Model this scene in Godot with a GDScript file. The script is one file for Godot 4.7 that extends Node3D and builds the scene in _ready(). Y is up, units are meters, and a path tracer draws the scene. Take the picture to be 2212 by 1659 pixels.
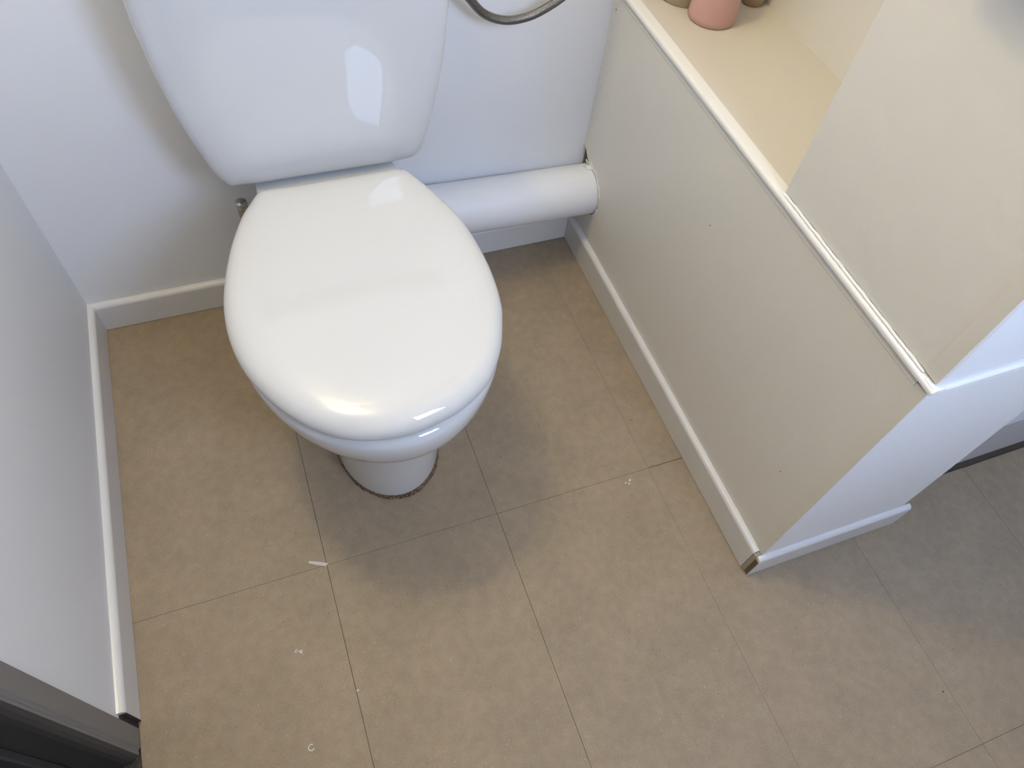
extends Node3D
# A small toilet room looked down into: close-coupled toilet in a corner, painted pipe boxing on the right.
# x runs right along the back wall, y up, z from the back wall towards the viewer; metres.

const BACK := -0.011        # face of the back wall
const LEFT := -0.011        # face of the left wall
const PANEL := 1.0          # face of the boxing's side panel
const COLUMN := 0.842       # front face of the boxing
const CEIL := 2.3
const FRONT := 1.65
const RIGHT := 2.1
const LEDGE := 0.5865

var rng := RandomNumberGenerator.new()
var M := {}

# ------------------------------------------------------------------ helpers
func start() -> SurfaceTool:
	var st := SurfaceTool.new()
	st.begin(Mesh.PRIMITIVE_TRIANGLES)
	return st

func tri(st: SurfaceTool, a: Vector3, b: Vector3, c: Vector3) -> void:
	# a b c run counter-clockwise seen from outside
	st.add_vertex(a); st.add_vertex(c); st.add_vertex(b)

func quad(st: SurfaceTool, a: Vector3, b: Vector3, c: Vector3, d: Vector3) -> void:
	tri(st, a, b, c); tri(st, a, c, d)

func tri_out(st: SurfaceTool, a: Vector3, b: Vector3, c: Vector3, centre: Vector3) -> void:
	if (b - a).cross(c - a).dot((a + b + c) / 3.0 - centre) < 0.0:
		tri(st, a, c, b)
	else:
		tri(st, a, b, c)

func quad_out(st: SurfaceTool, a: Vector3, b: Vector3, c: Vector3, d: Vector3, centre: Vector3) -> void:
	tri_out(st, a, b, c, centre); tri_out(st, a, c, d, centre)

func bx(st: SurfaceTool, lo: Vector3, hi: Vector3, bevel := 0.0) -> void:
	st.set_smooth_group(-1)
	var c := (lo + hi) / 2.0
	var h := (hi - lo) / 2.0
	var bv: float = minf(bevel, minf(h.x, minf(h.y, h.z)) * 0.95)
	var p := func(s: Vector3, ax: int) -> Vector3:
		var q := Vector3(s.x * (h.x - bv), s.y * (h.y - bv), s.z * (h.z - bv))
		q[ax] = s[ax] * h[ax]
		return c + q
	for ax in 3:
		var u := (ax + 1) % 3
		var w := (ax + 2) % 3
		for sg in [-1.0, 1.0]:
			var k: Array[Vector3] = []
			for e in [[-1, -1], [1, -1], [1, 1], [-1, 1]]:
				var s := Vector3.ZERO
				s[ax] = sg; s[u] = e[0]; s[w] = e[1]
				k.append(p.call(s, ax))
			quad_out(st, k[0], k[1], k[2], k[3], c)
	if bv <= 0.0:
		return
	for ax in 3:
		var u := (ax + 1) % 3
		var w := (ax + 2) % 3
		for su in [-1.0, 1.0]:
			for sw in [-1.0, 1.0]:
				var s0 := Vector3.ZERO
				s0[ax] = -1; s0[u] = su; s0[w] = sw
				var s1 := s0
				s1[ax] = 1
				quad_out(st, p.call(s0, u), p.call(s1, u), p.call(s1, w), p.call(s0, w), c)
	for sx in [-1.0, 1.0]:
		for sy in [-1.0, 1.0]:
			for sz in [-1.0, 1.0]:
				var s := Vector3(sx, sy, sz)
				tri_out(st, p.call(s, 0), p.call(s, 1), p.call(s, 2), c)

func loft(st: SurfaceTool, rings: Array, cap0 := true, cap1 := true) -> void:
	# rings of equal length, each counter-clockwise seen from the end of the stack
	st.set_smooth_group(0)
	var n: int = rings[0].size()
	for k in rings.size() - 1:
		for i in n:
			var j := (i + 1) % n
			quad(st, rings[k][i], rings[k][j], rings[k + 1][j], rings[k + 1][i])
	for e in [[cap0, 0, true], [cap1, rings.size() - 1, false]]:
		if not e[0]:
			continue
		var r: Array = rings[e[1]]
		var c := Vector3.ZERO
		for q in r:
			c += q
		c /= r.size()
		st.set_smooth_group(0 if not e[2] else 1)
		for i in n:
			if e[2]:
				tri(st, c, r[(i + 1) % n], r[i])
			else:
				tri(st, c, r[i], r[(i + 1) % n])

func lathe(st: SurfaceTool, prof: Array, centre: Vector3, n := 40) -> void:
	# prof: (radius, height) from the bottom up
	var rings := []
	for q in prof:
		var r := []
		for i in n:
			var a := -TAU * i / n
			r.append(centre + Vector3(cos(a) * q.x, q.y, sin(a) * q.x))
		rings.append(r)
	loft(st, rings)

func extrude(st: SurfaceTool, poly: PackedVector2Array, origin: Vector3, u: Vector3, v: Vector3, w: Vector3, smooth := false) -> void:
	# poly in the u v plane, swept by w, closed at both ends
	var n := poly.size()
	var c := Vector3.ZERO
	for q in poly:
		c += origin + u * q.x + v * q.y
	c = c / n + w / 2.0
	var area := 0.0
	for i in n:
		area += poly[i].cross(poly[(i + 1) % n])
	var flip: bool = (u.cross(v).dot(w) > 0.0) != (area > 0.0)
	st.set_smooth_group(0 if smooth else -1)
	for i in n:
		var j := (i + 1) % n
		var a := origin + u * poly[i].x + v * poly[i].y
		var b := origin + u * poly[j].x + v * poly[j].y
		if flip:
			quad(st, b, a, a + w, b + w)
		else:
			quad(st, a, b, b + w, a + w)
	st.set_smooth_group(-1)
	var t := Geometry2D.triangulate_polygon(poly)
	for k in t.size() / 3:
		var q: Array[Vector3] = []
		for m in 3:
			q.append(origin + u * poly[t[k * 3 + m]].x + v * poly[t[k * 3 + m]].y)
		var up := (q[1] - q[0]).cross(q[2] - q[0]).dot(w) > 0.0
		if up:
			tri(st, q[0] + w, q[1] + w, q[2] + w); tri(st, q[0], q[2], q[1])
		else:
			tri(st, q[0] + w, q[2] + w, q[1] + w); tri(st, q[0], q[1], q[2])

func tube(st: SurfaceTool, pts: Array, r: float, n := 20, uv_len := 1.0) -> void:
	st.set_smooth_group(0)
	var rings := []
	var lens := [0.0]
	var side := Vector3.ZERO
	for k in pts.size():
		var d: Vector3 = (pts[mini(k + 1, pts.size() - 1)] - pts[maxi(k - 1, 0)]).normalized()
		if k == 0:
			side = d.cross(Vector3(0.13, 0.2, 1)).normalized()
		else:
			side = (side - d * side.dot(d)).normalized()
			lens.append(lens[-1] + pts[k].distance_to(pts[k - 1]))
		var up := d.cross(side)
		var ring := []
		for i in n + 1:
			var a := TAU * i / n
			ring.append(pts[k] + (side * cos(a) + up * sin(a)) * r)
		rings.append(ring)
	for k in pts.size() - 1:
		for i in n:
			var q := [[k, i], [k, i + 1], [k + 1, i + 1], [k + 1, i]]
			for m in [0, 2, 1, 0, 3, 2]:
				st.set_uv(Vector2(float(q[m][1]) / n, lens[q[m][0]] / uv_len))
				st.add_vertex(rings[q[m][0]][q[m][1]])
	st.set_smooth_group(1)
	for e in [0, pts.size() - 1]:
		for i in n:
			st.set_uv(Vector2.ZERO)
			tri_out(st, pts[e], rings[e][i], rings[e][i + 1], pts[1] if e == 0 else pts[-2])

func obj(called: String, st: SurfaceTool, m: Material, parent: Node3D = self) -> MeshInstance3D:
	st.generate_normals()
	var o := MeshInstance3D.new()
	o.name = called
	o.mesh = st.commit()
	o.material_override = m
	o.cast_shadow = GeometryInstance3D.SHADOW_CASTING_SETTING_ON
	parent.add_child(o, true)
	return o

func tag(o: Node3D, label: String, category: String, group := "") -> Node3D:
	o.set_meta("label", label)
	o.set_meta("category", category)
	if group:
		o.set_meta("group", group)
	return o

func thing(called: String, label: String, category: String, group := "") -> Node3D:
	var o := Node3D.new()
	o.name = called
	add_child(o, true)
	return tag(o, label, category, group)

func struct(called: String, st: SurfaceTool, m: Material, label := "") -> MeshInstance3D:
	var o := obj(called, st, m)
	o.set_meta("kind", "structure")
	if label:
		o.set_meta("label", label)
	return o

func lin(r: float, g: float, b: float) -> Color:
	return Color(r, g, b).linear_to_srgb()

func mat(called: String, c: Color, rough: float, metal := 0.0) -> StandardMaterial3D:
	var m := StandardMaterial3D.new()
	m.resource_name = called
	m.albedo_color = c
	m.roughness = rough
	m.metallic = metal
	return m

func noise(seed_: int, freq: float, oct := 3) -> FastNoiseLite:
	var f := FastNoiseLite.new()
	f.seed = seed_
	f.noise_type = FastNoiseLite.TYPE_SIMPLEX_SMOOTH
	f.frequency = freq
	f.fractal_octaves = oct
	return f

func relief(m: StandardMaterial3D, seed_: int, freq: float, strength: float, per_metre: float) -> void:
	# fine relief of brushed or rolled paint
	var t := NoiseTexture2D.new()
	t.width = 512; t.height = 512
	t.seamless = true
	t.as_normal_map = true
	t.bump_strength = strength
	t.noise = noise(seed_, freq, 4)
	m.normal_enabled = true
	m.normal_texture = t
	m.uv1_triplanar = true
	m.uv1_world_triplanar = true
	m.uv1_scale = Vector3.ONE * per_metre

func catmull(p: Array, per: int) -> Array:
	var out := []
	for i in p.size() - 1:
		var a = p[maxi(i - 1, 0)]
		var b = p[i]
		var c = p[i + 1]
		var d = p[mini(i + 2, p.size() - 1)]
		for k in per:
			var t := float(k) / per
			out.append(0.5 * ((2.0 * b) + (c - a) * t + (2.0 * a - 5.0 * b + 4.0 * c - d) * t * t + (3.0 * b - a - 3.0 * c + d) * t * t * t))
	out.append(p[-1])
	return out

# ------------------------------------------------------------------ materials
func floor_texture() -> ImageTexture:
	# stone-look vinyl: cloudy beige, fine grain, pale and dark chips; 1.2 m across
	var n := 1536
	var im := Image.create(n, n, false, Image.FORMAT_RGB8)
	var cloud := noise(3, 0.006, 4)
	var patch := noise(9, 0.03, 3)
	var grain := noise(17, 0.35, 2)
	var base := Vector3(0.332, 0.256, 0.173)
	for y in n:
		for x in n:
			var c := cloud.get_noise_2d(x, y) * 0.10 + patch.get_noise_2d(x, y) * 0.10 + grain.get_noise_2d(x, y) * 0.20 + rng.randf_range(-0.09, 0.09)
			var t := patch.get_noise_2d(x + 5000, y) * 0.03
			var v := base * (1.0 + c)
			im.set_pixel(x, y, lin(v.x * (1.0 + t), v.y, v.z * (1.0 - t)))
	for k in 5200:
		var pale := rng.randf() < 0.72
		var v := base * (rng.randf_range(1.15, 1.45) if pale else rng.randf_range(0.55, 0.85))
		var s := 1 if rng.randf() < 0.7 else 2
		im.fill_rect(Rect2i(rng.randi_range(0, n - 4), rng.randi_range(0, n - 4), s, s + rng.randi_range(0, 1)), lin(v.x, v.y, v.z))
	for k in 90:
		var at := Vector2i(rng.randi_range(4, n - 8), rng.randi_range(4, n - 8))
		var v := base * rng.randf_range(1.5, 1.9)
		for e in 4:
			im.set_pixel(at.x + rng.randi_range(0, 3), at.y + rng.randi_range(0, 2), lin(v.x, v.y, v.z))
	return ImageTexture.create_from_image(im)

func braid_textures() -> Array:
	# woven steel wires: crossing bundles with dark gaps
	var n := 64
	var im := Image.create(n, n, false, Image.FORMAT_RGB8)
	var hi := Image.create(n, n, false, Image.FORMAT_RGB8)
	for y in n:
		for x in n:
			var u := float(x) / n * 2.0
			var v := float(y) / n * 2.0
			var a := fposmod(u + v, 1.0)
			var b := fposmod(u - v, 1.0)
			var over := (int(floor(u + v)) + int(floor(u - v)) + 8) % 2 == 0
			var t := a if over else b
			var h := sin(t * PI) * (0.75 + 0.25 * absf(sin(t * PI * 4.0)))
			var c := 0.008 + 0.40 * smoothstep(0.35, 0.85, h)
			im.set_pixel(x, y, lin(c, c * 0.98, c * 0.93))
			hi.set_pixel(x, y, Color(h, h, h))
	hi.bump_map_to_normal_map(3.0)
	return [ImageTexture.create_from_image(im), ImageTexture.create_from_image(hi)]

func frost_texture() -> ImageTexture:
	# patterned frosted glass with daylight behind it
	var n := 256
	var im := Image.create(n, n, false, Image.FORMAT_RGB8)
	var f := FastNoiseLite.new()
	f.seed = 21
	f.noise_type = FastNoiseLite.TYPE_CELLULAR
	f.frequency = 0.028
	f.cellular_return_type = FastNoiseLite.RETURN_DISTANCE2_SUB
	f.domain_warp_enabled = true
	f.domain_warp_amplitude = 26.0
	f.domain_warp_frequency = 0.02
	for y in n:
		for x in n:
			var p := Vector2(x, y)
			var q := clampf(f.get_noise_2dv(p) * 0.9 + 1.05, 0.0, 1.0)
			var s := lerpf(0.6, 1.0, smoothstep(0.05, 0.45, q))
			im.set_pixel(x, y, lin(s, s, s))
	return ImageTexture.create_from_image(im)

func cork_texture() -> ImageTexture:
	var n := 256
	var im := Image.create(n, n, false, Image.FORMAT_RGB8)
	var f := noise(31, 0.09, 3)
	for y in n:
		for x in n:
			var q := f.get_noise_2d(x, y) + rng.randf_range(-0.12, 0.12)
			var v := Vector3(0.20, 0.128, 0.072) if q > -0.12 else Vector3(0.05, 0.032, 0.018)
			if q > 0.3:
				v = Vector3(0.34, 0.24, 0.15)
			im.set_pixel(x, y, lin(v.x, v.y, v.z))
	return ImageTexture.create_from_image(im)

func materials() -> void:
	M.wall = mat("wall paint", lin(0.85, 0.845, 0.84), 0.5)
	relief(M.wall, 5, 0.04, 0.2, 2.5)
	M.satin = mat("satin panel paint", lin(0.82, 0.80, 0.755), 0.36)
	relief(M.satin, 6, 0.03, 0.5, 2.0)
	M.cream = mat("cream ledge paint", lin(0.66, 0.62, 0.56), 0.4)
	M.strip = mat("yellowed joint tape paint", lin(0.80, 0.77, 0.70), 0.38)
	M.plinth = mat("plinth paint greyed for shade", lin(0.52, 0.51, 0.51), 0.5)  # white plinth, greyed so that its face looks more shaded
	M.nose = mat("white gloss nosing", lin(0.86, 0.85, 0.83), 0.25)
	M.gloss = mat("gloss trim paint", lin(0.74, 0.73, 0.715), 0.22)
	M.ceiling = mat("ceiling paint", lin(0.8, 0.79, 0.77), 0.8)
	M.ceramic = mat("glazed ceramic", lin(0.72, 0.72, 0.715), 0.015)
	M.ceramic.metallic_specular = 0.6
	M.plastic = mat("glossy seat plastic", lin(0.665, 0.668, 0.668), 0.02)
	M.plastic.metallic_specular = 0.6
	M.pipe = mat("painted pipe", lin(0.82, 0.82, 0.83), 0.4)
	M.floor = mat("stone-look vinyl", Color.WHITE, 0.55)
	M.floor.albedo_texture = floor_texture()
	M.floor.uv1_triplanar = true
	M.floor.uv1_world_triplanar = true
	M.floor.uv1_scale = Vector3.ONE / 1.2
	M.floor.uv1_offset = Vector3(0.37, 0.1, 0.21)
	M.screed = mat("grey screed", lin(0.12, 0.095, 0.068), 0.95)
	relief(M.screed, 8, 0.08, 6.0, 8.0)
	M.raw = mat("raw brown board", lin(0.16, 0.10, 0.055), 0.85)
	M.endgrain_and_gap_shade = mat("raw end grain and gap shade", lin(0.05, 0.028, 0.02), 0.9)  # raw cut end, with the shade of the gap put into the colour
	M.fill = mat("beige filler", lin(0.40, 0.35, 0.28), 0.8)
	M.specks = mat("black mould and grit", lin(0.03, 0.024, 0.02), 0.95)
	M.timber = mat("bare timber and plaster", lin(0.33, 0.26, 0.18), 0.9)
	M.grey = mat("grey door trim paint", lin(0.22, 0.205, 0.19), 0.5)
	M.lining = mat("door lining with recess shade in its colour", lin(0.055, 0.05, 0.047), 0.6)  # shade of the door recess is put into this dark colour
	M.carpet = mat("brown carpet", lin(0.05, 0.036, 0.028), 0.95)
	M.caulk = mat("cracked white caulk", lin(0.86, 0.855, 0.82), 0.6)
	M.chrome = mat("chrome", lin(0.5, 0.47, 0.42), 0.14, 1.0)
	M.cork = mat("brown fibrous packing", Color.WHITE, 0.95)
	M.cork.albedo_texture = cork_texture()
	M.cork.uv1_triplanar = true
	M.cork.uv1_scale = Vector3.ONE * 8.0
	var b := braid_textures()
	M.braid = mat("braided steel", Color.WHITE, 0.2, 1.0)
	M.braid.albedo_texture = b[0]
	M.braid.normal_enabled = true
	M.braid.normal_texture = b[1]
	M.braid.uv1_scale = Vector3(10, 1, 1)
	M.pink = mat("matte pink plastic", lin(0.66, 0.40, 0.375), 0.5)
	M.tan = mat("tan matte card", lin(0.56, 0.46, 0.32), 0.8)
	relief(M.tan, 12, 0.2, 2.0, 12.0)
	M.tan2 = mat("darker tan clay", lin(0.44, 0.33, 0.21), 0.7)

# ------------------------------------------------------------------ set-up
func _ready() -> void:
	rng.seed = 4711
	var cam := Camera3D.new()
	cam.name = "camera"
	cam.position = Vector3(0.35232, 1.22575, 1.08425)
	cam.rotation = Vector3(-0.978385, -0.478458, 0.156787)
	cam.fov = 55.0777
	cam.near = 0.02
	add_child(cam)
	var env := Environment.new()
	env.background_mode = Environment.BG_COLOR
	env.background_color = Color(0.02, 0.02, 0.022)
	env.tonemap_mode = Environment.TONE_MAPPER_LINEAR
	env.tonemap_exposure = 0.98
	env.sdfgi_enabled = true
	env.ssao_enabled = true
	env.ssil_enabled = true
	var we := WorldEnvironment.new()
	we.environment = env
	add_child(we)
	materials()
	daylight(Rect2(0.80, 1.20, 0.42, 0.70), 1.15, 10.5)
	ceiling_lamp(Vector3(0.17, 0, 0.26), 0.48)

	room()
	floor_tiles()
	skirting()
	boxing()
	door_trim()
	soil_pipe()
	toilet()
	hose()
	brush_rod()
	ledge_things()
	crumbs()

const DAY := Vector3(0.52, 0.69, 1.06)

func daylight(r: Rect2, energy: float, glow: float) -> void:
	# frosted window in the wall behind the viewer
	var w := Node3D.new()
	w.name = "window_1"
	w.set_meta("kind", "structure")
	add_child(w)
	var st := start()
	var z := FRONT + 0.03
	bx(st, Vector3(r.position.x - 0.05, r.position.y - 0.05, z - 0.03), Vector3(r.position.x, r.end.y + 0.05, z + 0.03), 0.006)
	bx(st, Vector3(r.end.x, r.position.y - 0.05, z - 0.03), Vector3(r.end.x + 0.05, r.end.y + 0.05, z + 0.03), 0.006)
	bx(st, Vector3(r.position.x, r.end.y, z - 0.03), Vector3(r.end.x, r.end.y + 0.05, z + 0.03), 0.006)
	bx(st, Vector3(r.position.x, r.position.y - 0.05, z - 0.03), Vector3(r.end.x, r.position.y, z + 0.03), 0.006)
	obj("window_frame", st, M.gloss, w)
	var m := mat("frosted pane lit by daylight", Color(0.8, 0.8, 0.8), 0.3)
	m.emission_enabled = true
	m.emission = lin(DAY.x, DAY.y, DAY.z)
	m.emission_texture = frost_texture()
	m.emission_operator = BaseMaterial3D.EMISSION_OP_MULTIPLY
	m.emission_energy_multiplier = glow
	m.uv1_triplanar = true
	m.uv1_scale = Vector3.ONE * 1.6
	st = start()
	bx(st, Vector3(r.position.x, r.position.y, z - 0.004), Vector3(r.end.x, r.end.y, z + 0.004))
	obj("window_pane", st, m, w)
	var a := AreaLight3D.new()
	a.name = "window_daylight"
	a.area_size = r.size
	a.area_normalize_energy = true
	a.light_color = lin(DAY.x, DAY.y, DAY.z)
	a.light_energy = energy
	a.shadow_enabled = true
	a.area_range = 8.0
	a.position = Vector3(r.get_center().x, r.get_center().y, z - 0.012)
	add_child(a)

func ceiling_lamp(at: Vector3, energy: float) -> void:
	var t := thing("ceiling_lamp", "round opal glass ceiling lamp giving warm light", "lamp")
	t.position = Vector3(at.x, CEIL, at.z)
	var warm := lin(1.0, 0.83, 0.46)
	var st := start()
	lathe(st, [Vector2(0.0, -0.03), Vector2(0.05, -0.03), Vector2(0.055, -0.02), Vector2(0.055, -0.001), Vector2(0.0, -0.001)], Vector3.ZERO)
	obj("base", st, M.gloss, t)
	var m := mat("opal glass lit from inside", Color(0.95, 0.93, 0.9), 0.3)
	m.emission_enabled = true
	m.emission = warm
	m.emission_energy_multiplier = 3.5
	st = start()
	var prof := []
	for k in 17:
		var a := -PI / 2 + PI * k / 16.0
		prof.append(Vector2(maxf(cos(a) * 0.065, 0.0004), -0.095 + sin(a) * 0.065))
	lathe(st, prof, Vector3.ZERO, 36)
	obj("globe", st, m, t)
	var l := OmniLight3D.new()
	l.name = "lamp_light"
	l.position = Vector3(0, -0.095, 0)
	l.light_color = warm
	l.light_energy = energy
	l.light_size = 0.06
	l.omni_range = 8.0
	l.omni_attenuation = 2.0
	l.shadow_enabled = true
	t.add_child(l)

# ------------------------------------------------------------------ the setting
func room() -> void:
	var st := start()
	bx(st, Vector3(-0.13, -0.1, BACK - 0.1), Vector3(RIGHT + 0.1, CEIL, BACK))
	struct("wall_back", st, M.wall)
	st = start()
	bx(st, Vector3(LEFT - 0.1, -0.1, BACK), Vector3(LEFT, CEIL, 0.806))
	bx(st, Vector3(LEFT - 0.1, 2.03, 0.806), Vector3(LEFT, CEIL, 1.57))
	bx(st, Vector3(LEFT - 0.1, -0.1, 1.57), Vector3(LEFT, CEIL, FRONT + 0.1))
	struct("wall_left", st, M.wall)
	st = start()
	bx(st, Vector3(RIGHT, -0.1, BACK), Vector3(RIGHT + 0.1, CEIL, FRONT + 0.1))
	struct("wall_right", st, M.wall)
	# front wall behind the viewer, with the window's opening
	st = start()
	bx(st, Vector3(LEFT, -0.1, FRONT), Vector3(0.75, CEIL, FRONT + 0.1))
	bx(st, Vector3(1.27, -0.1, FRONT), Vector3(RIGHT, CEIL, FRONT + 0.1))
	bx(st, Vector3(0.75, -0.1, FRONT), Vector3(1.27, 1.15, FRONT + 0.1))
	bx(st, Vector3(0.75, 1.95, FRONT), Vector3(1.27, CEIL, FRONT + 0.1))
	struct("wall_front", st, M.wall)
	st = start()
	bx(st, Vector3(-1.2, CEIL, BACK - 0.1), Vector3(RIGHT + 0.1, CEIL + 0.1, FRONT + 0.1))
	struct("ceiling", st, M.ceiling)
	# wall above the ledge, behind the boxing
	st = start()
	bx(st, Vector3(1.228, LEDGE, BACK), Vector3(1.30, CEIL, 0.5195))
	struct("wall_alcove", st, M.satin)
	# unlit passage beyond the doorway
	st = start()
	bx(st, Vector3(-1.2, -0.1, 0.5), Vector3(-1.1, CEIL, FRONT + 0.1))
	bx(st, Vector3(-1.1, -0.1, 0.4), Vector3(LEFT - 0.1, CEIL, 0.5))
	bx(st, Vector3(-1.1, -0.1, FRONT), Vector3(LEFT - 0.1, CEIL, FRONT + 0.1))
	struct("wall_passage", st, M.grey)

func floor_tiles() -> void:
	var st := start()
	bx(st, Vector3(-0.03, -0.1, BACK), Vector3(RIGHT, -0.004, FRONT))
	var f := struct("floor", st, M.screed)
	var w := 0.3048
	var xs := []
	for k in 8:
		xs.append(0.0015 + w * k)
	xs[0] = -0.004
	var zs := [-0.006, 0.6065, 1.216, FRONT]
	# width of the joint on the left of each column and in front of each row, as they opened up
	var jx := [0.0, 0.0006, 0.0005, 0.0002, 0.0003, 0.0003, 0.0003]
	for i in 7:
		for k in 3:
			var x0: float = xs[i] + jx[i] * 0.5
			var x1: float = minf(xs[i + 1] - (jx[i + 1] if i < 6 else 0.0) * 0.5, RIGHT - 0.001)
			var z0: float = zs[k] + 0.0002
			var z1: float = zs[k + 1] - 0.0002
			if i >= 4 and k == 0:
				continue
			if i >= 4 and k == 1:
				z0 = 0.7966 if i == 4 else 0.7972
			if i == 3 and k == 0:
				z1 -= 0.0006
				x1 = 1.0
			if x1 <= x0:
				continue
			st = start()
			bx(st, Vector3(x0, -0.004, z0), Vector3(x1, 0.0, z1), 0.0002)
			obj("floor_tile", st, M.floor, f)
	st = start()
	bx(st, Vector3(-1.1, -0.1, 0.5), Vector3(-0.03, -0.006, FRONT))
	struct("floor_passage", st, M.carpet)

func skirt_profile(t: float) -> PackedVector2Array:
	# distance from the wall, height: flat face and rounded top
	var p := PackedVector2Array([Vector2(0, 0.0012), Vector2(t, 0.0012), Vector2(t, 0.0615)])
	for k in range(1, 9):
		var a := PI / 2 * k / 8.0
		p.append(Vector2(t * 0.28 + t * 0.72 * cos(a), 0.0615 + 0.0085 * sin(a)))
	p.append(Vector2(0, 0.0705))
	return p

func skirting() -> void:
	var t := 0.011
	var p := skirt_profile(t)
	var st := start()
	extrude(st, p, Vector3(LEFT, 0, BACK), Vector3.RIGHT, Vector3.UP, Vector3(0, 0, 0.755 - BACK))
	var b := struct("baseboard_left", st, M.gloss)
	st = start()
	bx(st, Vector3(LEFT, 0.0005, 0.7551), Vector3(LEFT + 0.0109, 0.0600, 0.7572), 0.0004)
	bx(st, Vector3(LEFT, 0.0005, 0.7573), Vector3(LEFT + 0.004, 0.0600, 0.7653))  # fills the gap; its near-black colour stands in for shade
	obj("raw_end", st, M.endgrain_and_gap_shade, b)
	st = start()
	extrude(st, p, Vector3(LEFT, 0, BACK), Vector3.BACK, Vector3.UP, Vector3(PANEL - LEFT, 0, 0))
	struct("baseboard_back", st, M.gloss)
	st = start()
	extrude(st, p, Vector3(PANEL, 0, BACK), Vector3.LEFT, Vector3.UP, Vector3(0, 0, 0.8335 - BACK))
	struct("baseboard_right", st, M.gloss)
	# return round the front of the boxing: its raw mitred end shows at the corner
	st = start()
	extrude(st, skirt_profile(0.0095), Vector3(0.9905, 0, COLUMN), Vector3.BACK, Vector3.UP, Vector3(1.312 - 0.9905, 0, 0))
	b = struct("baseboard_front", st, M.gloss)
	st = start()
	bx(st, Vector3(0.9895, 0.002, 0.8338), Vector3(PANEL, 0.0665, 0.8425), 0.0006)
	obj("filled_joint", st, M.fill, b)
	st = start()
	bx(st, Vector3(0.9897, 0.004, 0.8427), Vector3(0.9912, 0.0615, 0.8508), 0.0004)
	obj("raw_end", st, M.raw, b)

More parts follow.
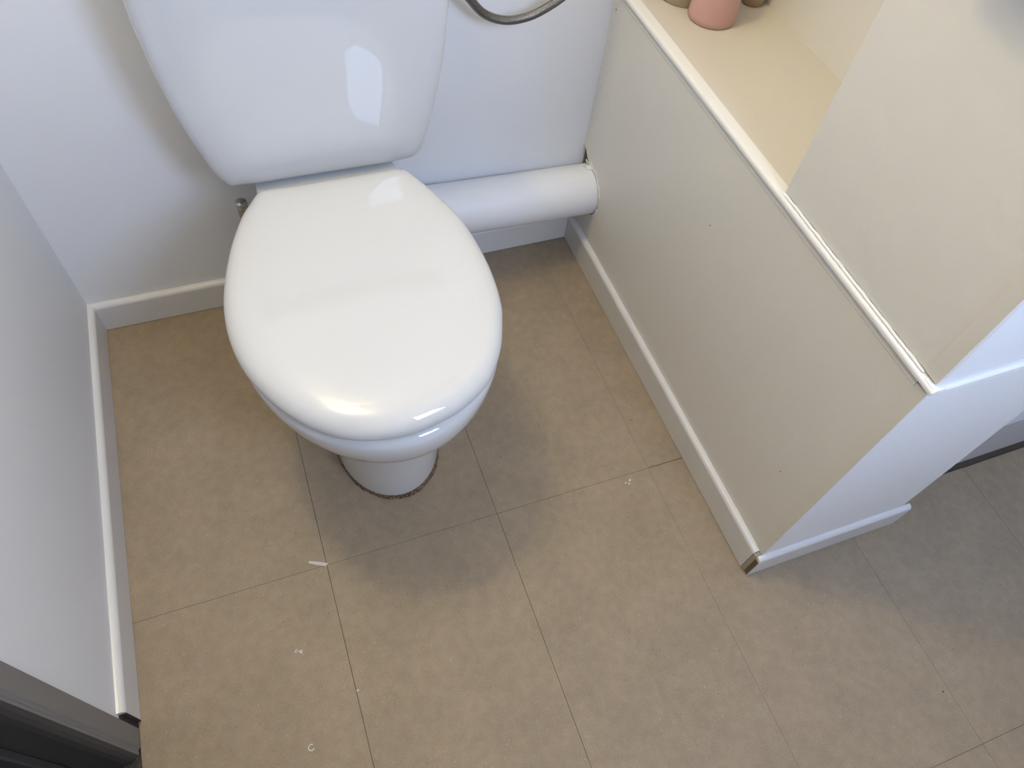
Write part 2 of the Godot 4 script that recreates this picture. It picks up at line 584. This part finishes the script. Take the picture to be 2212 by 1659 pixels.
func boxing() -> void:
	var t := thing("pipe_boxing", "off-white painted low pipe boxing right of the toilet", "boxing")
	# side panel with the ragged hole that the soil pipe runs through
	var pc := Vector2(0.0365, 0.1765)
	var poly := PackedVector2Array([Vector2(BACK, 0.0), Vector2(COLUMN, 0.0), Vector2(COLUMN, 0.5642), Vector2(BACK, 0.5642), Vector2(BACK, 0.252), Vector2(-0.002, 0.249), Vector2(0.010, 0.2375)])
	for k in 19:
		var a := deg_to_rad(105.0 - k * 12.3)
		var r := 0.0545 + 0.0008 * sin(k * 2.3) + (0.001 if k % 3 == 0 else 0.0)
		poly.append(pc + Vector2(cos(a), sin(a)) * r)
	poly.append(Vector2(BACK, 0.128))
	var st := start()
	extrude(st, poly, Vector3(PANEL, 0, 0), Vector3.BACK, Vector3.UP, Vector3(0.012, 0, 0))
	obj("side_panel", st, M.satin, t)
	st = start()
	bx(st, Vector3(1.06, 0.0, BACK), Vector3(1.075, 0.56, 0.16))
	bx(st, Vector3(1.012, 0.275, BACK), Vector3(1.06, 0.30, 0.16))
	bx(st, Vector3(1.012, 0.0, 0.15), Vector3(1.06, 0.275, 0.16))
	bx(st, Vector3(1.004, 0.10, BACK + 0.0002), Vector3(1.06, 0.275, BACK + 0.0015))
	obj("cavity_lining", st, M.timber, t)
	# caulk round the hole, cracked off in places
	for seg in [[62, 118, 0.0085], [20, 60, 0.0045], [-42, -10, 0.004]]:
		st = start()
		for k in 8:
			var a0 := deg_to_rad(lerpf(seg[0], seg[1], k / 8.0))
			var a1 := deg_to_rad(lerpf(seg[0], seg[1], (k + 1) / 8.0))
			var w0: float = seg[2] * (0.55 + 0.45 * sin(k * 1.7 + seg[0]))
			var w1: float = seg[2] * (0.55 + 0.45 * sin((k + 1) * 1.7 + seg[0]))
			var pts := PackedVector2Array([pc + Vector2(cos(a0), sin(a0)) * 0.0548, pc + Vector2(cos(a1), sin(a1)) * 0.0548, pc + Vector2(cos(a1), sin(a1)) * (0.0560 + w1), pc + Vector2(cos(a0), sin(a0)) * (0.0560 + w0)])
			extrude(st, pts, Vector3(PANEL + 0.001, 0, 0), Vector3.BACK, Vector3.UP, Vector3(-0.0022, 0, 0))
		obj("caulk", st, M.caulk, t)
	# front panel, facing the viewer, and the boarded edge at its right
	st = start()
	bx(st, Vector3(PANEL + 0.0004, 0.0, COLUMN - 0.012), Vector3(1.2885, 0.5645, COLUMN + 0.0002), 0.001)
	obj("front_panel", st, M.wall, t)
	st = start()
	bx(st, Vector3(1.2895, 0.0, COLUMN - 0.02), Vector3(1.2965, 0.5645, COLUMN + 0.0004), 0.001)
	obj("edge_strip", st, M.wall, t)
	st = start()
	bx(st, Vector3(1.28, 0.0, 0.4), Vector3(1.2895, 0.5645, COLUMN - 0.012))
	obj("end_panel", st, M.wall, t)
	# taped corner strip on the side panel
	st = start()
	bx(st, Vector3(PANEL - 0.0011, 0.071, 0.8245), Vector3(PANEL + 0.002, 0.572, COLUMN + 0.0006), 0.0005)
	obj("corner_strip", st, M.strip, t)
	# filler strip under the nosing
	st = start()
	bx(st, Vector3(PANEL - 0.0002, 0.565, BACK), Vector3(1.012, 0.5795, 0.8238))
	obj("filler_strip", st, M.satin, t)
	st = start()
	bx(st, Vector3(PANEL + 0.001, 0.565, COLUMN - 0.012), Vector3(1.2965, 0.5795, COLUMN))
	obj("filler_strip", st, M.wall, t)
	# nosing round the top edge
	var nose := PackedVector2Array([Vector2(-0.014, 0.0), Vector2(0.0, 0.0), Vector2(0.0055, 0.0)])
	for k in 7:
		var a := PI / 2 * k / 6.0
		nose.append(Vector2(0.0005 + 0.005 * cos(a), 0.0025 + 0.005 * sin(a)))
	nose.append(Vector2(-0.014, 0.0078))
	st = start()
	extrude(st, nose, Vector3(PANEL, 0.579, BACK), Vector3.LEFT, Vector3.UP, Vector3(0, 0, COLUMN + 0.005 - BACK))
	obj("nosing", st, M.nose, t)
	st = start()
	extrude(st, nose, Vector3(PANEL - 0.003, 0.579, COLUMN), Vector3.BACK, Vector3.UP, Vector3(1.2995 - PANEL, 0, 0))
	obj("nosing", st, M.nose, t)
	st = start()
	bx(st, Vector3(1.0142, 0.568, BACK), Vector3(1.2290, LEDGE - 0.0001, 0.83))
	obj("ledge_board", st, M.cream, t)
	# mould specks in the corner by the back wall and a chip or two further along
	st = start()
	st.set_smooth_group(-1)
	for k in 20:
		var y := rng.randf_range(0.30, 0.56)
		var z := BACK + absf(rng.randfn(0.0, 0.012)) + 0.001
		var s := rng.randf_range(0.0002, 0.0005) * (3.0 if k == 0 else 1.0)
		if k == 0:
			y = 0.545; z = 0.002
		bx(st, Vector3(PANEL - 0.0003, y - s, z - s * 0.7), Vector3(PANEL + 0.001, y + s * rng.randf_range(1.0, 2.0), z + s * 0.7))
	for q in [Vector2(0.431, 0.418), Vector2(0.161, 0.092), Vector2(0.245, 0.77)]:
		bx(st, Vector3(PANEL - 0.0003, q.x - 0.0009, q.y - 0.0007), Vector3(PANEL + 0.001, q.x + 0.0009, q.y + 0.0007))
	var sp := obj("mould_specks", st, M.specks, t)
	sp.set_meta("kind", "stuff")

	# tall boxed column standing on the front of the ledge
	var c := thing("boxed_column", "tall cream painted box standing on the ledge end", "boxing")
	st = start()
	bx(st, Vector3(PANEL + 0.0025, 0.5885, 0.52), Vector3(1.2955, CEIL, COLUMN - 0.003), 0.0012)
	obj("panel_box", st, M.satin, c)
	st = start()
	bx(st, Vector3(PANEL + 0.003, 0.5885, COLUMN - 0.0045), Vector3(1.2965, CEIL, COLUMN - 0.0012), 0.001)
	obj("front_panel", st, M.wall, c)
	st = start()
	bx(st, Vector3(PANEL + 0.0014, 0.5895, 0.8215), Vector3(PANEL + 0.01, CEIL, COLUMN - 0.0012), 0.0006)
	obj("corner_strip", st, M.strip, c)
	st = start()
	st.set_smooth_group(0)
	var bead := []
	for k in 41:
		var z0 := 0.521 + 0.3 * k / 40.0
		var h := 0.0021 + 0.0004 * sin(k * 1.9) + 0.0004 * sin(k * 5.3)
		bead.append([Vector3(PANEL + 0.004, LEDGE, z0), Vector3(PANEL - 0.0012 + 0.0003 * sin(k * 2.7), LEDGE + 0.0002, z0), Vector3(PANEL + 0.0006, LEDGE + h * 0.55, z0), Vector3(PANEL + 0.0022, LEDGE + h, z0), Vector3(PANEL + 0.004, LEDGE + h, z0)])
	loft(st, bead)
	obj("caulk", st, M.caulk, c)

	# added unseen shelf on the column above the picture, whose soft shadow falls down the panel
	var h := thing("panel_shade_blocker", "added unseen shelf on the side of the tall cream box", "blocker")
	st = start()
	bx(st, Vector3(0.955, 0.962, 0.60), Vector3(PANEL + 0.0024, 0.975, 0.72), 0.003)
	obj("board", st, M.gloss, h)
	st = start()
	bx(st, Vector3(0.985, 0.94, 0.655), Vector3(PANEL + 0.0024, 0.9619, 0.665), 0.002)
	obj("blocker_rib", st, M.gloss, h)

	# step in the recess on the right of the boxing
	var s := thing("plinth_step", "low white plinth step in the recess beyond the boxing", "plinth")
	st = start()
	bx(st, Vector3(1.2966, 0.010, 0.45), Vector3(RIGHT, 0.165, 0.7885), 0.004)
	obj("body", st, M.plinth, s)
	st = start()
	bx(st, Vector3(1.2966, 0.0, 0.44), Vector3(RIGHT, 0.010, 0.785))
	obj("foot", st, M.screed, s)
	st = start()
	bx(st, Vector3(1.29, 0.0, 0.40), Vector3(RIGHT, CEIL, 0.45))
	struct("wall_recess", st, M.wall)

func door_trim() -> void:
	# casing and lining of the doorway in the left wall
	var st := start()
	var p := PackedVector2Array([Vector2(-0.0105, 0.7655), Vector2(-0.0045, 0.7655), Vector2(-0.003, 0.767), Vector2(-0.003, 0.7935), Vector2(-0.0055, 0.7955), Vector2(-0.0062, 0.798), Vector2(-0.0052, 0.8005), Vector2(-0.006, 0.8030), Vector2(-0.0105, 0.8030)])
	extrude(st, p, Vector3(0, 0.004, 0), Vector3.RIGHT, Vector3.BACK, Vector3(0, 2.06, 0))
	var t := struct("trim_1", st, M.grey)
	st = start()
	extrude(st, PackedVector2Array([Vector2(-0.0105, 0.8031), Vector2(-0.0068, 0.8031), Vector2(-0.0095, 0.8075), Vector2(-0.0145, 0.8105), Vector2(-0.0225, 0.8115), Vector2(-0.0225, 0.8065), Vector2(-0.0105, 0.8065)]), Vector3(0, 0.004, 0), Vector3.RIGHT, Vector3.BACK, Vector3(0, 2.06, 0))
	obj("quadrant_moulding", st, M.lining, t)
	st = start()
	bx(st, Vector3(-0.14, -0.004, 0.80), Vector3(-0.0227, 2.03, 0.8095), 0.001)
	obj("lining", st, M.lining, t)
	st = start()
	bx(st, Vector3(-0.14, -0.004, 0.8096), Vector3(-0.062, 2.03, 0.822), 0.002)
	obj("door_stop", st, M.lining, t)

func soil_pipe() -> void:
	var st := start()
	var pts := catmull([Vector3(0.556, 0.2015, 0.0435), Vector3(0.60, 0.199, 0.0425), Vector3(0.75, 0.1905, 0.041), Vector3(0.9, 0.182, 0.0385), Vector3(1.0, 0.1765, 0.0367), Vector3(1.03, 0.1748, 0.0363)], 6)
	tube(st, pts, 0.0523, 48)
	var t := thing("soil_pipe", "thick white waste pipe along the back wall beside the toilet", "pipe")
	obj("pipe", st, M.pipe, t)
	st = start()
	lathe(st, [Vector2(0.0, -0.004), Vector2(0.006, -0.003), Vector2(0.0075, 0.0), Vector2(0.006, 0.003), Vector2(0.0, 0.004)], Vector3(0.994, 0.2305, 0.034), 16)
	obj("caulk_blob", st, M.caulk, t)

# ------------------------------------------------------------------ the toilet
func lid_outline() -> Array:
	var p := [Vector2(0.4519, 0.1656), Vector2(0.40, 0.1658), Vector2(0.365, 0.1648), Vector2(0.351, 0.1655), Vector2(0.3437, 0.1692), Vector2(0.3297, 0.1891), Vector2(0.3147, 0.2129), Vector2(0.2937, 0.2629), Vector2(0.2781, 0.3146), Vector2(0.2692, 0.3565), Vector2(0.2656, 0.3948), Vector2(0.2665, 0.4305), Vector2(0.2722, 0.4671), Vector2(0.2838, 0.5035), Vector2(0.303, 0.542), Vector2(0.3269, 0.575), Vector2(0.3537, 0.6021), Vector2(0.3802, 0.6188), Vector2(0.4076, 0.6287), Vector2(0.4368, 0.6338), Vector2(0.4678, 0.6337), Vector2(0.5014, 0.627), Vector2(0.5283, 0.6185), Vector2(0.5585, 0.6012), Vector2(0.5822, 0.5805), Vector2(0.609, 0.541), Vector2(0.6271, 0.4955), Vector2(0.6337, 0.4739), Vector2(0.6388, 0.4388), Vector2(0.6407, 0.3986), Vector2(0.6379, 0.3487), Vector2(0.6302, 0.2958), Vector2(0.6145, 0.2492), Vector2(0.5995, 0.214), Vector2(0.5819, 0.1774), Vector2(0.5734, 0.1696), Vector2(0.5593, 0.1661), Vector2(0.51, 0.1656), Vector2(0.4519, 0.1656)]
	var q := catmull(p, 4)
	q.pop_back()
	return q

func shrunk(outline: Array, c: Vector2, inset: float, y: float) -> Array:
	var r := []
	for q in outline:
		var d: Vector2 = q - c
		var e := c + d * maxf(0.0, 1.0 - inset / d.length())
		r.append(Vector3(e.x, y, e.y))
	return r

func bowl_ring(y: float, front: float, half: float, back_half: float, back: float, zc: float, cx := 0.463) -> Array:
	var r := []
	# front ellipse from the left side round to the right, then the sides run back
	for k in 41:
		var a := -PI / 2 + PI * k / 40.0
		r.append(Vector3(cx + half * sin(a), y, zc + (front - zc) * cos(a)))
	for k in range(1, 13):
		var t := k / 12.0
		var e := minf(1.0, t * 1.5)
		r.append(Vector3(cx + lerpf(half, back_half, e * e * (3 - 2 * e)), y, lerpf(zc, back, t)))
	for k in range(1, 8):
		r.append(Vector3(cx + lerpf(back_half, -back_half, k / 8.0), y, back))
	for k in range(12, 0, -1):
		var t := k / 12.0
		var e := minf(1.0, t * 1.5)
		r.append(Vector3(cx - lerpf(half, back_half, e * e * (3 - 2 * e)), y, lerpf(zc, back, t)))
	return r

func toilet() -> void:
	var t := thing("toilet", "white close-coupled toilet with closed glossy lid", "toilet")
	var st := start()
	var rings := []
	for q in [[0.0098, 0.5235, 0.0925, 0.085, 0.12, 0.4, 0.463], [0.02, 0.5245, 0.0935, 0.085, 0.12, 0.4, 0.463], [0.08, 0.5245, 0.0925, 0.085, 0.12, 0.4, 0.463], [0.15, 0.529, 0.095, 0.087, 0.1, 0.4, 0.463], [0.2, 0.539, 0.101, 0.09, 0.07, 0.4, 0.462], [0.235, 0.556, 0.113, 0.093, 0.05, 0.4, 0.4615], [0.265, 0.579, 0.13, 0.096, 0.04, 0.4, 0.461], [0.29, 0.601, 0.148, 0.098, 0.03, 0.4, 0.461], [0.312, 0.6165, 0.163, 0.098, 0.025, 0.4, 0.4605], [0.33, 0.6255, 0.174, 0.098, 0.02, 0.4, 0.4595], [0.35, 0.632, 0.182, 0.098, 0.02, 0.4, 0.458], [0.37, 0.6355, 0.1865, 0.098, 0.02, 0.4, 0.4565], [0.383, 0.636, 0.187, 0.098, 0.02, 0.4, 0.456], [0.391, 0.6335, 0.185, 0.097, 0.021, 0.4, 0.4555], [0.396, 0.626, 0.178, 0.095, 0.024, 0.4, 0.455]]:
		rings.append(bowl_ring(q[0], q[1], q[2], q[3], q[4], q[5], q[6]))
	loft(st, rings)
	obj("bowl", st, M.ceramic, t)
	# seat ring and the closed lid over it
	var o := lid_outline()
	var c := Vector2(0.4525, 0.385)
	st = start()
	rings = []
	for q in [[0.012, 0.3965], [0.008, 0.399], [0.007, 0.404], [0.009, 0.4085], [0.02, 0.410]]:
		rings.append(shrunk(o, c, q[0], q[1]))
	loft(st, rings)
	var seat := obj("seat", st, M.plastic, t)
	st = start()
	bx(st, Vector3(0.3462, 0.3955, 0.100), Vector3(0.5698, 0.4015, 0.185), 0.0025)
	obj("hinge_bar", st, M.plastic, seat)
	st = start()
	rings = []
	for q in [[0.006, 0.4095], [0.0015, 0.4105], [0.0, 0.414], [0.0002, 0.419], [0.002, 0.4245], [0.0065, 0.4305], [0.014, 0.4358], [0.025, 0.4390], [0.042, 0.4412], [0.065, 0.4424], [0.10, 0.4432]]:
		rings.append(shrunk(o, c, q[0], q[1]))
	loft(st, rings)
	obj("lid", st, M.plastic, t)
	# cistern: outline seen from the front, bulging towards the viewer
	var lp := [Vector2(0.4525, 0.4040), Vector2(0.4000, 0.4047), Vector2(0.3496, 0.4055), Vector2(0.3141, 0.4076), Vector2(0.3056, 0.4113), Vector2(0.2972, 0.4241), Vector2(0.2900, 0.4425), Vector2(0.2810, 0.4742), Vector2(0.2708, 0.5145), Vector2(0.2634, 0.5547), Vector2(0.2582, 0.5919), Vector2(0.2544, 0.6306), Vector2(0.2516, 0.6692), Vector2(0.2511, 0.7066), Vector2(0.2508, 0.7350), Vector2(0.2508, 0.7580)]
	var rp := [Vector2(0.6619, 0.7580), Vector2(0.6619, 0.7150), Vector2(0.6617, 0.6629), Vector2(0.6588, 0.6317), Vector2(0.6562, 0.5984), Vector2(0.6516, 0.5637), Vector2(0.6455, 0.5280), Vector2(0.6381, 0.4929), Vector2(0.6287, 0.4537), Vector2(0.6207, 0.4274), Vector2(0.6137, 0.4143), Vector2(0.6053, 0.4084), Vector2(0.5895, 0.4062), Vector2(0.5628, 0.4042), Vector2(0.5000, 0.4038), Vector2(0.4525, 0.4040)]
	var left_half := catmull(lp, 3)
	var right_half := catmull(rp, 3)
	var ol := []
	for q in left_half:
		ol.append(q)
	for k in range(1, 12):
		ol.append(Vector2(lerpf(0.2508, 0.6619, k / 12.0), 0.758))
	for q in right_half:
		ol.append(q)
	ol.pop_back()
	ol.reverse()
	st = start()
	rings = []
	var cc := Vector2(0.4555, 0.58)
	for q in [[0.004, BACK + 0.004], [0.0, 0.0], [0.0, 0.110], [0.0006, 0.118], [0.003, 0.1255], [0.008, 0.131], [0.016, 0.135], [0.03, 0.138], [0.06, 0.1402], [0.10, 0.141]]:
		var r := []
		for s in ol:
			var d: Vector2 = s - cc
			var e: Vector2 = cc + d * (1.0 - q[0] / d.length())
			r.append(Vector3(e.x, e.y, q[1]))
		rings.append(r)
	loft(st, rings)
	obj("cistern", st, M.ceramic, t)
	st = start()
	bx(st, Vector3(0.243, 0.7582, BACK + 0.003), Vector3(0.669, 0.793, 0.152), 0.010)
	var cl := obj("cistern_lid", st, M.ceramic, t)
	st = start()
	lathe(st, [Vector2(0.0, -0.002), Vector2(0.024, -0.002), Vector2(0.024, 0.004), Vector2(0.021, 0.006), Vector2(0.0, 0.0065)], Vector3(0.4555, 0.793, 0.075), 28)
	obj("flush_button", st, M.chrome, cl)
	# brown packing that lifts the pedestal off the floor
	st = start()
	rings = []
	for y in [0.0, 0.0045, 0.0098]:
		var r := bowl_ring(y, 0.5240, 0.0930, 0.085, 0.12, 0.40)
		for i in r.size():
			var s: float = 1.0 + (0.014 + 0.012 * float(i > 18 and i < 34) + 0.006 * sin(i * 0.9) + 0.005 * sin(i * 2.7 + y * 900.0)) * (1.0 - y * 60.0)
			r[i].x = 0.463 + (r[i].x - 0.463) * s
			r[i].z = 0.38 + (r[i].z - 0.38) * s
		rings.append(r)
	loft(st, rings)
	tag(obj("packing_layer", st, M.cork), "dark brown fibrous packing layer under the toilet pedestal", "packing")

func hose() -> void:
	var st := start()
	var k := [Vector3(0.682, 0.742, 0.055), Vector3(0.688, 0.690, 0.050), Vector3(0.703, 0.640, 0.042), Vector3(0.726, 0.6055, 0.033), Vector3(0.7465, 0.5835, 0.030), Vector3(0.768, 0.572, 0.030), Vector3(0.7905, 0.5665, 0.030), Vector3(0.812, 0.567, 0.030), Vector3(0.834, 0.5715, 0.030), Vector3(0.858, 0.582, 0.030), Vector3(0.882, 0.5965, 0.030), Vector3(0.912, 0.621, 0.028), Vector3(0.938, 0.655, 0.022), Vector3(0.948, 0.70, 0.020)]
	var pts := catmull(k, 10)
	tube(st, pts, 0.0068, 24, 0.006)
	var t := thing("flexible_hose", "braided steel hose looping behind the cistern on the white wall", "hose")
	obj("braid", st, M.braid, t)
	st = start()
	tube(st, [Vector3(0.6825, 0.735, 0.0545), Vector3(0.682, 0.757, 0.0555)], 0.0105, 6)
	obj("nut", st, M.chrome, t)
	st = start()
	tube(st, [Vector3(0.948, 0.697, 0.020), Vector3(0.9485, 0.725, 0.020)], 0.0105, 6)
	obj("nut", st, M.chrome, t)
	st = start()
	tube(st, [Vector3(0.9485, 0.725, 0.020), Vector3(0.9485, 0.79, 0.020)], 0.0075, 20)
	tube(st, [Vector3(0.9485, 0.765, 0.030), Vector3(0.9485, 0.765, BACK)], 0.008, 20)
	obj("valve", st, M.chrome, t)

func brush_rod() -> void:
	var t := thing("metal_rod", "slim metal rod with domed cap behind the toilet seat's left", "rod")
	var at := Vector3(0.3158, 0, 0.055)
	var st := start()
	lathe(st, [Vector2(0.0, 0.0), Vector2(0.0062, 0.0), Vector2(0.0066, 0.24), Vector2(0.0080, 0.275), Vector2(0.0096, 0.303), Vector2(0.0096, 0.3065), Vector2(0.0, 0.3066)], at, 24)
	obj("shaft", st, M.chrome, t)
	st = start()
	lathe(st, [Vector2(0.0, 0.3074), Vector2(0.0100, 0.3070), Vector2(0.0102, 0.3085), Vector2(0.0102, 0.3115), Vector2(0.0096, 0.3140), Vector2(0.008, 0.3156), Vector2(0.004, 0.3165), Vector2(0.0004, 0.3167)], at, 24)
	obj("cap", st, M.chrome, t)

func ledge_things() -> void:
	var y := LEDGE + 0.0002
	var st := start()
	lathe(st, [Vector2(0.0, 0.0), Vector2(0.0370, 0.0), Vector2(0.0390, 0.0015), Vector2(0.0388, 0.01), Vector2(0.0345, 0.10), Vector2(0.0335, 0.104), Vector2(0.031, 0.105), Vector2(0.0, 0.105)], Vector3(1.109, y, 0.119), 56)
	tag(obj("cup", st, M.pink), "pink tapered cup standing upside down on the ledge", "cup")
	var t := thing("round_pot", "wide tan round pot behind the left of the pink cup", "pot")
	st = start()
	lathe(st, [Vector2(0.0, 0.0), Vector2(0.046, 0.0), Vector2(0.0475, 0.001), Vector2(0.0475, 0.07), Vector2(0.045, 0.072), Vector2(0.0, 0.072)], Vector3(1.0965, y, 0.0435), 56)
	obj("body", st, M.tan, t)
	st = start()
	lathe(st, [Vector2(0.0, 0.0725), Vector2(0.045, 0.0725), Vector2(0.045, 0.08), Vector2(0.04, 0.083), Vector2(0.0, 0.084)], Vector3(1.0965, y, 0.0435), 40)
	obj("lid", st, M.tan2, t)
	t = thing("small_jar", "small dark tan jar by the wall in the pink cup's shadow", "jar")
	st = start()
	lathe(st, [Vector2(0.0, 0.0), Vector2(0.0175, 0.0), Vector2(0.0195, 0.002), Vector2(0.0205, 0.012), Vector2(0.0205, 0.045), Vector2(0.015, 0.052), Vector2(0.0, 0.052)], Vector3(1.204, y, 0.0905), 32)
	obj("body", st, M.tan2, t)
	st = start()
	lathe(st, [Vector2(0.0, 0.0525), Vector2(0.0155, 0.0525), Vector2(0.0155, 0.064), Vector2(0.0, 0.065)], Vector3(1.204, y, 0.0905), 28)
	obj("lid", st, M.tan, t)

func crumbs() -> void:
	# strip of white material on the joint, and loose dust and paint crumbs
	var st := start()
	var d := Vector3(0.3095 - 0.2785, 0, 0.6072 - 0.5925)
	var q := d.normalized().cross(Vector3.UP)
	var poly := PackedVector2Array([Vector2(0.0, 0.0005), Vector2(0.002, -0.0022), Vector2(0.016, -0.0030), Vector2(0.0295, -0.0032), Vector2(0.031, -0.0018), Vector2(0.0335, 0.0022), Vector2(0.018, 0.0026), Vector2(0.003, 0.0022)])
	extrude(st, poly, Vector3(0.2783, 0.0001, 0.5925), d.normalized(), -q, Vector3(0, 0.0012, 0))
	tag(obj("paper_strip", st, mat("off-white card", lin(0.62, 0.59, 0.55), 0.7)), "thin off-white strip lying on the floor joint before the toilet", "strip")
	st = start()
	var ring := []
	for k in 14:
		var a := deg_to_rad(30.0 + 285.0 * k / 13.0)
		ring.append(Vector3(0.2262 + cos(a) * 0.0042, 0.0008, 0.8735 + sin(a) * 0.0042))
	tube(st, ring, 0.0007, 6)
	tag(obj("paper_curl", st, M.caulk), "tiny white curl of shaving on the floor near the doorway", "shaving")
	st = start()
	for e in [Vector3(0.2356, 0, 0.732), Vector3(0.232, 0, 0.729), Vector3(0.2385, 0, 0.7335), Vector3(0.3082, 0, 0.8173), Vector3(0.8704, 0, 0.6195), Vector3(0.866, 0, 0.625), Vector3(0.862, 0, 0.6225)]:
		for k in 3:
			var s := rng.randf_range(0.0007, 0.0016)
			var at: Vector3 = e + Vector3(rng.randf_range(-0.002, 0.002), 0, rng.randf_range(-0.002, 0.002))
			bx(st, at - Vector3(s, 0, s * 0.5), at + Vector3(s, 0.0009, s * 0.5), 0.0003)
	var o := tag(obj("paint_crumbs", st, M.caulk), "scattered white paint crumbs on the beige floor", "crumbs")
	o.set_meta("kind", "stuff")
	st = start()
	for k in 110:
		var at := Vector3(rng.randf_range(0.02, 1.55), 0, rng.randf_range(0.05, 1.2))
		if at.x > 0.96 and at.z < 0.87:
			continue
		var s := rng.randf_range(0.0003, 0.00055) * (1.9 if rng.randf() < 0.12 else 1.0)
		bx(st, at - Vector3(s, 0, s), at + Vector3(s * rng.randf_range(1.0, 1.8), 0.0005, s * rng.randf_range(0.5, 1.0)), s * 0.8)
	o = tag(obj("dust_specks", st, M.specks), "scattered tiny dark dust specks on the beige floor", "dust")
	o.set_meta("kind", "stuff")
